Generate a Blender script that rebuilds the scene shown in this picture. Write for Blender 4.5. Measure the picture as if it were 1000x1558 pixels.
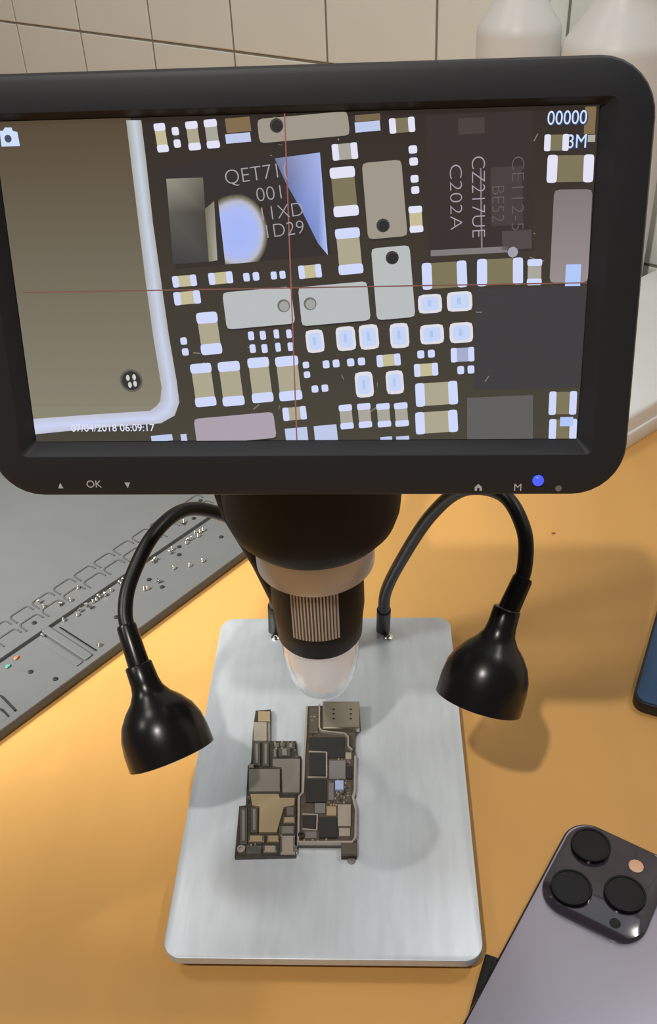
import bpy, bmesh, math, random, json
from mathutils import Vector, Matrix, Euler

for o in list(bpy.data.objects):
    bpy.data.objects.remove(o, do_unlink=True)
scene = bpy.context.scene
COL = scene.collection
MM = 0.001
R = math.radians

# ------------------------------------------------------------------ camera
cam_d = bpy.data.cameras.new('camera')
cam = bpy.data.objects.new('camera', cam_d)
COL.objects.link(cam)
cam.location = (0.02372659, -0.19873477, 0.36686189)
cam.rotation_euler = (R(54.128974), R(2.308653), R(1.921153))
cam_d.sensor_fit = 'HORIZONTAL'
cam_d.sensor_width = 36
cam_d.lens = 53.0026
cam_d.clip_start = 0.01
cam_d.clip_end = 50
scene.camera = cam

# ------------------------------------------------------------------ world, lamps of the room, added fill lights, exposure
scene.view_settings.view_transform = 'Standard'
scene.view_settings.look = 'None'
scene.view_settings.exposure = 0
scene.view_settings.gamma = 1
scene.view_settings.use_curve_mapping = False
w = bpy.data.worlds.new('world')
scene.world = w
w.use_nodes = True
w.node_tree.nodes['Background'].inputs[0].default_value = (0.97, 0.98, 1.0, 1)
w.node_tree.nodes['Background'].inputs[1].default_value = 0.05


def area(name, loc, target, size, power, color, size_y=None):
    d = bpy.data.lights.new(name, 'AREA')
    d.energy = power
    d.color = color
    d.size = size
    if size_y:
        d.shape = 'RECTANGLE'
        d.size_y = size_y
    o = bpy.data.objects.new(name, d)
    COL.objects.link(o)
    o.location = loc
    o.rotation_euler = (Vector(target) - Vector(loc)).to_track_quat('-Z', 'Y').to_euler()
    return o


area('ceiling_lamp_front', (-0.32, -0.75, 1.62), (0.0, 0.1, 0), 0.05, 15.0, (1.0, 0.94, 0.87))
area('ceiling_lamp_right', (0.78, 0.32, 1.52), (0.0, 0.1, 0), 0.06, 3.4, (1.0, 0.95, 0.88))
area('ceiling_lamp_back', (0.35, 0.46, 1.0), (0.1, 0.0, 0), 0.60, 1.1, (0.90, 0.96, 1.0), 0.50)
area('wall_fill_left', (-0.80, 0.30, 1.35), (0.05, 0.78, 0.15), 0.30, 3.2, (1.0, 0.97, 0.90))  # added fill light that brightens the tiled wall, no known lamp
sd = bpy.data.lights.new('left_fill_spot', 'SPOT')  # added spot, brightens the left of the desk and fades towards the right
sd.energy = 35.0
sd.color = (1.0, 1.0, 0.93)
sd.shadow_soft_size = 0.07
sd.spot_size = R(37.5)
sd.spot_blend = 1.0
sl = bpy.data.objects.new('left_fill_spot', sd)
COL.objects.link(sl)
sl.location = (-0.56, 0.01, 0.50)
sl.rotation_euler = (Vector((-0.15, 0.25, 0)) - sl.location).to_track_quat('-Z', 'Y').to_euler()


# ------------------------------------------------------------------ materials
def srgb(r, g, b):
    f = lambda c: (c / 255 / 12.92) if c / 255 <= 0.04045 else ((c / 255 + 0.055) / 1.055) ** 2.4
    return (f(r), f(g), f(b), 1)


def mat(name, col, rough=0.5, metal=0.0, spec=0.5, coat=0.0, noise=None, bump=None, trans=0.0, ior=1.45, emit=None, estr=1.0):
    m = bpy.data.materials.new(name)
    m.use_nodes = True
    nt = m.node_tree
    b = nt.nodes['Principled BSDF']
    b.inputs['Base Color'].default_value = col
    b.inputs['Roughness'].default_value = rough
    b.inputs['Metallic'].default_value = metal
    b.inputs['Specular IOR Level'].default_value = spec
    b.inputs['Coat Weight'].default_value = coat
    b.inputs['Transmission Weight'].default_value = trans
    b.inputs['IOR'].default_value = ior
    if emit:
        b.inputs['Emission Color'].default_value = emit
        b.inputs['Emission Strength'].default_value = estr
    if noise or bump:
        tc = nt.nodes.new('ShaderNodeTexCoord')
        mp = nt.nodes.new('ShaderNodeMapping')
        nt.links.new(tc.outputs['Object'], mp.inputs[0])
        sc = (noise or bump)[0]
        mp.inputs['Scale'].default_value = sc
        nz = nt.nodes.new('ShaderNodeTexNoise')
        nz.inputs['Scale'].default_value = 1.0
        nz.inputs['Detail'].default_value = 5
        nt.links.new(mp.outputs[0], nz.inputs['Vector'])
        if noise:
            rp = nt.nodes.new('ShaderNodeValToRGB')
            rp.color_ramp.elements[0].position = 0.3
            rp.color_ramp.elements[1].position = 0.7
            k = noise[1]
            rp.color_ramp.elements[0].color = tuple(c * (1 - k) for c in col[:3]) + (1,)
            rp.color_ramp.elements[1].color = tuple(min(1, c * (1 + k)) for c in col[:3]) + (1,)
            nt.links.new(nz.outputs['Fac'], rp.inputs[0])
            nt.links.new(rp.outputs[0], b.inputs['Base Color'])
        if bump:
            bp = nt.nodes.new('ShaderNodeBump')
            bp.inputs['Strength'].default_value = bump[1]
            bp.inputs['Distance'].default_value = 0.0002
            nt.links.new(nz.outputs['Fac'], bp.inputs['Height'])
            nt.links.new(bp.outputs[0], b.inputs['Normal'])
    return m


M = {}
M['desk'] = mat('desk_laminate', (0.68, 0.37, 0.11, 1), 0.42, noise=((14, 2.2, 10), 0.07))
M['tile'] = mat('glazed_tile', (0.92, 0.95, 0.91, 1), 0.35, noise=((6, 6, 6), 0.03))
M['grout'] = mat('grout', (0.27, 0.24, 0.20, 1), 0.9)
M['alu'] = mat('brushed_aluminium', (0.65, 0.70, 0.755, 1), 0.42, 0.45, noise=((260, 45, 100), 0.05), bump=((700, 120, 300), 0.35))
M['black'] = mat('black_plastic', (0.013, 0.013, 0.014, 1), 0.55, spec=0.3)
M['bezel'] = mat('charcoal_plastic', (0.028, 0.030, 0.035, 1), 0.5, spec=0.4)
M['rubber'] = mat('black_rubber', (0.010, 0.010, 0.010, 1), 0.38, spec=0.5)
M['satin'] = mat('satin_black', (0.010, 0.010, 0.010, 1), 0.27, spec=0.5)
M['barrel'] = mat('barrel_black', (0.011, 0.011, 0.011, 1), 0.5, spec=0.3)
M['silver'] = mat('satin_silver', (0.85, 0.84, 0.86, 1), 0.3, 0.2)
M['wheel'] = mat('ribbed_grey_wheel', (0.62, 0.55, 0.48, 1), 0.45, 0.3)
M['wheel_dark'] = mat('wheel_groove', (0.12, 0.105, 0.09, 1), 0.6)
M['clear'] = mat('clear_plastic', (1, 1, 1, 1), 0.03, trans=1.0, ior=1.25)
M['lens_white'] = mat('white_reflector', (0.95, 0.95, 0.96, 1), 0.5, emit=(1.0, 0.96, 0.95, 1), estr=0.22)  # slight glow put into the material in place of light from the LEDs
M['lens_glass'] = mat('lens_glass', (0.012, 0.012, 0.015, 1), 0.12, spec=0.3)
M['screw'] = mat('screw_steel', (0.80, 0.78, 0.72, 1), 0.22, 1.0)
M['dark_steel'] = mat('dark_steel', (0.05, 0.05, 0.05, 1), 0.4, 0.5)
M['laptop'] = mat('grey_anodised', (0.155, 0.16, 0.162, 1), 0.5, 0.1, noise=((40, 40, 40), 0.03))
M['laptop_d'] = mat('grey_anodised_side', (0.10, 0.10, 0.097, 1), 0.5, 0.1)
M['hole'] = mat('hole_black', (0.02, 0.02, 0.02, 1), 0.7)
M['orange'] = mat('orange_plastic', (0.60, 0.17, 0.06, 1), 0.4)
M['teal'] = mat('teal_plastic', (0.10, 0.38, 0.32, 1), 0.4)
M['purple'] = mat('frosted_purple_glass', (0.46, 0.44, 0.55, 1), 0.36, 0.55)
M['purple_frame'] = mat('purple_steel', (0.055, 0.05, 0.07, 1), 0.22, 0.8)
M['plateau'] = mat('glossy_purple_glass', (0.035, 0.028, 0.04, 1), 0.1, coat=0.6)
M['lens_ring'] = mat('lens_ring', (0.02, 0.018, 0.022, 1), 0.2, 0.7)
M['flash'] = mat('flash_window', (0.80, 0.48, 0.30, 1), 0.2, coat=0.5)
M['blue'] = mat('dark_blue_cover', (0.022, 0.065, 0.14, 1), 0.5)
M['white'] = mat('white_plastic', (0.90, 0.93, 0.93, 1), 0.45)
M['bottle'] = mat('milky_plastic', (0.87, 0.88, 0.87, 1), 0.4)
M['pcb'] = mat('pcb_dark', (0.045, 0.040, 0.028, 1), 0.5, noise=((600, 600, 600), 0.3))
M['pcb_brown'] = mat('pcb_brown', (0.085, 0.068, 0.052, 1), 0.5, noise=((500, 500, 500), 0.25))
M['rim'] = mat('frame_rim', (0.45, 0.40, 0.34, 1), 0.45, 0.4)
M['chip'] = mat('chip_black', (0.028, 0.027, 0.026, 1), 0.45)
M['grey'] = mat('chip_grey', (0.20, 0.19, 0.18, 1), 0.5)
M['dgrey'] = mat('shield_grey', (0.24, 0.225, 0.20, 1), 0.45, 0.2)
M['tan'] = mat('shield_tan', (0.42, 0.37, 0.31, 1), 0.45, 0.3)
M['gold'] = mat('shield_gold', (0.46, 0.36, 0.22, 1), 0.42, 0.35)
M['brown'] = mat('flex_brown', (0.10, 0.08, 0.06, 1), 0.5)
M['conn'] = mat('connector', (0.11, 0.105, 0.085, 1), 0.4, 0.3)
M['sim'] = mat('sim_reader_steel', (0.48, 0.43, 0.34, 1), 0.35, 0.8)
M['chipblue'] = mat('pale_blue_chip', (0.42, 0.50, 0.80, 1), 0.3)
M['legend'] = mat('printed_legend', (0.62, 0.62, 0.62, 1), 0.6)
M['legend_d'] = mat('printed_legend_dim', (0.22, 0.20, 0.20, 1), 0.6)
M['led_blue'] = mat('blue_led', (0.05, 0.08, 0.8, 1), 0.2, emit=(0.06, 0.10, 1.0, 1), estr=0.9)
M['speck'] = mat('crumb', (0.25, 0.12, 0.05, 1), 0.8)


# ------------------------------------------------------------------ helpers
def link(name, me, m=None, parent=None, smooth=None):
    o = bpy.data.objects.new(name, me)
    COL.objects.link(o)
    if m is not None and not me.materials:
        me.materials.append(M[m] if isinstance(m, str) else m)
    if parent is not None:
        o.parent = parent
    if smooth:
        for p in me.polygons:
            p.use_smooth = True
        me.set_sharp_from_angle(angle=R(smooth))
    return o


def bm_mesh(bm, name):
    bmesh.ops.recalc_face_normals(bm, faces=bm.faces)
    me = bpy.data.meshes.new(name)
    bm.to_mesh(me)
    bm.free()
    return me


def thing(name, label, cat, loc=(0, 0, 0), rz=0, group=None):
    o = bpy.data.objects.new(name, None)
    COL.objects.link(o)
    o.empty_display_size = 0.01
    o.location = [c * MM for c in loc]
    o.rotation_euler = (0, 0, rz)
    return tag(o, label, cat, group)


def tag(o, label, cat, group=None):
    o['label'] = label
    o['category'] = cat
    if group:
        o['group'] = group
    return o


def loft(loops, cap0=True, cap1=True, closed=True):
    bm = bmesh.new()
    V = [[bm.verts.new(Vector(p) * MM) for p in L] for L in loops]
    n = len(loops[0])
    for a, b in zip(V, V[1:]):
        for i in range(n if closed else n - 1):
            j = (i + 1) % n
            bm.faces.new((a[i], a[j], b[j], b[i]))
    if cap0:
        bm.faces.new(V[0][::-1])
    if cap1:
        bm.faces.new(V[-1])
    return bm


def prism(pts, z0, z1, bev=0.0, name='prism'):
    """vertical prism over a counter-clockwise or clockwise outline (mm), top edge softened"""
    a = sum(p[0] * q[1] - q[0] * p[1] for p, q in zip(pts, pts[1:] + pts[:1]))
    if a < 0:
        pts = pts[::-1]
    if bev > 0:
        ins = inset(pts, bev)
        loops = [[(x, y, z0) for x, y in pts], [(x, y, z1 - bev) for x, y in pts], [(x, y, z1) for x, y in ins]]
    else:
        loops = [[(x, y, z0) for x, y in pts], [(x, y, z1) for x, y in pts]]
    return bm_mesh(loft(loops), name)


def inset(pts, d):
    out = []
    n = len(pts)
    for i in range(n):
        p0, p, p1 = Vector(pts[i - 1][:2]), Vector(pts[i][:2]), Vector(pts[(i + 1) % n][:2])
        e0, e1 = (p - p0), (p1 - p)
        if e0.length < 1e-6 or e1.length < 1e-6:
            out.append(tuple(p)); continue
        e0.normalize(); e1.normalize()
        n0, n1 = Vector((-e0.y, e0.x)), Vector((-e1.y, e1.x))
        k = (n0 + n1)
        q = p + k * (d / max(0.35, 1 + n0.dot(n1)))
        out.append((q.x, q.y))
    return out


def rrect(x0, y0, x1, y1, r, n=6):
    pts = []
    for cx, cy, a in ((x1 - r, y1 - r, 0), (x0 + r, y1 - r, 90), (x0 + r, y0 + r, 180), (x1 - r, y0 + r, 270)):
        for i in range(n + 1):
            t = R(a + 90 * i / n)
            pts.append((cx + r * math.cos(t), cy + r * math.sin(t)))
    return pts


def slab(x0, y0, x1, y1, z0, z1, r, bev, n=6, name='slab', bot=None):
    P = rrect(x0, y0, x1, y1, r, n)
    def ring(d, z):
        rr = max(r - d, 0.05)
        return [(x, y, z) for x, y in rrect(x0 + d, y0 + d, x1 - d, y1 - d, rr, n)]
    b = bev
    loops = []
    bb = bot if bot is not None else 0
    if bb:
        loops += [ring(bb, z0), ring(bb * 0.3, z0 + bb * 0.3), ring(0, z0 + bb)]
    else:
        loops += [ring(0, z0)]
    loops += [ring(0, z1 - b), ring(b * 0.3, z1 - b * 0.3), ring(b, z1)]
    return bm_mesh(loft(loops), name)


def lathe(prof, seg=40, axis=None, name='lathe', cap0=True, cap1=True):
    """prof: list of (r, h); axis: (origin, direction) in mm"""
    if axis:
        o, d = Vector(axis[0]), Vector(axis[1]).normalized()
    else:
        o, d = Vector((0, 0, 0)), Vector((0, 0, 1))
    q = d.to_track_quat('Z', 'Y')
    loops = []
    for r, h in prof:
        loops.append([o + q @ Vector((r * math.cos(2 * math.pi * i / seg), r * math.sin(2 * math.pi * i / seg), h)) for i in range(seg)])
    return bm_mesh(loft(loops, cap0, cap1), name)


def spline(pts, n=8):
    P = [Vector(p) for p in pts]
    P = [P[0] * 2 - P[1]] + P + [P[-1] * 2 - P[-2]]
    out = []
    for i in range(1, len(P) - 2):
        a, b, c, d = P[i - 1], P[i], P[i + 1], P[i + 2]
        for k in range(n):
            t = k / n
            out.append(0.5 * ((2 * b) + (c - a) * t + (2 * a - 5 * b + 4 * c - d) * t * t + (3 * b - a - 3 * c + d) * t ** 3))
    out.append(P[-2])
    return out


def tube(pts, rad, seg=16, name='tube'):
    loops = []
    up = None
    for i, p in enumerate(pts):
        t = (pts[min(i + 1, len(pts) - 1)] - pts[max(i - 1, 0)]).normalized()
        if up is None:
            up = t.orthogonal().normalized()
        up = (up - t * up.dot(t)).normalized()
        s = t.cross(up)
        r = rad(i / (len(pts) - 1)) if callable(rad) else rad
        loops.append([p + (up * math.cos(2 * math.pi * k / seg) + s * math.sin(2 * math.pi * k / seg)) * r for k in range(seg)])
    return bm_mesh(loft(loops), name)


def strip(path, wd, z0, z1, name='strip'):
    """a raised rib of rectangular section along an open path (mm)"""
    P = [Vector(p[:2]) for p in path]
    L, Rr = [], []
    for i, p in enumerate(P):
        d = (P[min(i + 1, len(P) - 1)] - P[max(i - 1, 0)]).normalized()
        nn = Vector((-d.y, d.x)) * wd / 2
        L.append(p + nn); Rr.append(p - nn)
    loops = []
    for a, b in zip(L, Rr):
        loops.append([(a.x, a.y, z0), (a.x, a.y, z1), (b.x, b.y, z1), (b.x, b.y, z0)])
    return bm_mesh(loft(loops), name)


def text_mesh(body, size, name='text', sx=1.0, bold=0.0):
    c = bpy.data.curves.new(name, 'FONT')
    c.body = body
    c.size = size * MM
    c.align_x = 'CENTER'
    c.align_y = 'CENTER'
    c.offset = bold * MM
    o = bpy.data.objects.new(name, c)
    COL.objects.link(o)
    dg = bpy.context.evaluated_depsgraph_get()
    me = bpy.data.meshes.new_from_object(o.evaluated_get(dg))
    bpy.data.objects.remove(o, do_unlink=True)
    bpy.data.curves.remove(c)
    if sx != 1.0:
        for v in me.vertices:
            v.co.x *= sx
    me.name = name
    me.materials.clear()
    return me


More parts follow.
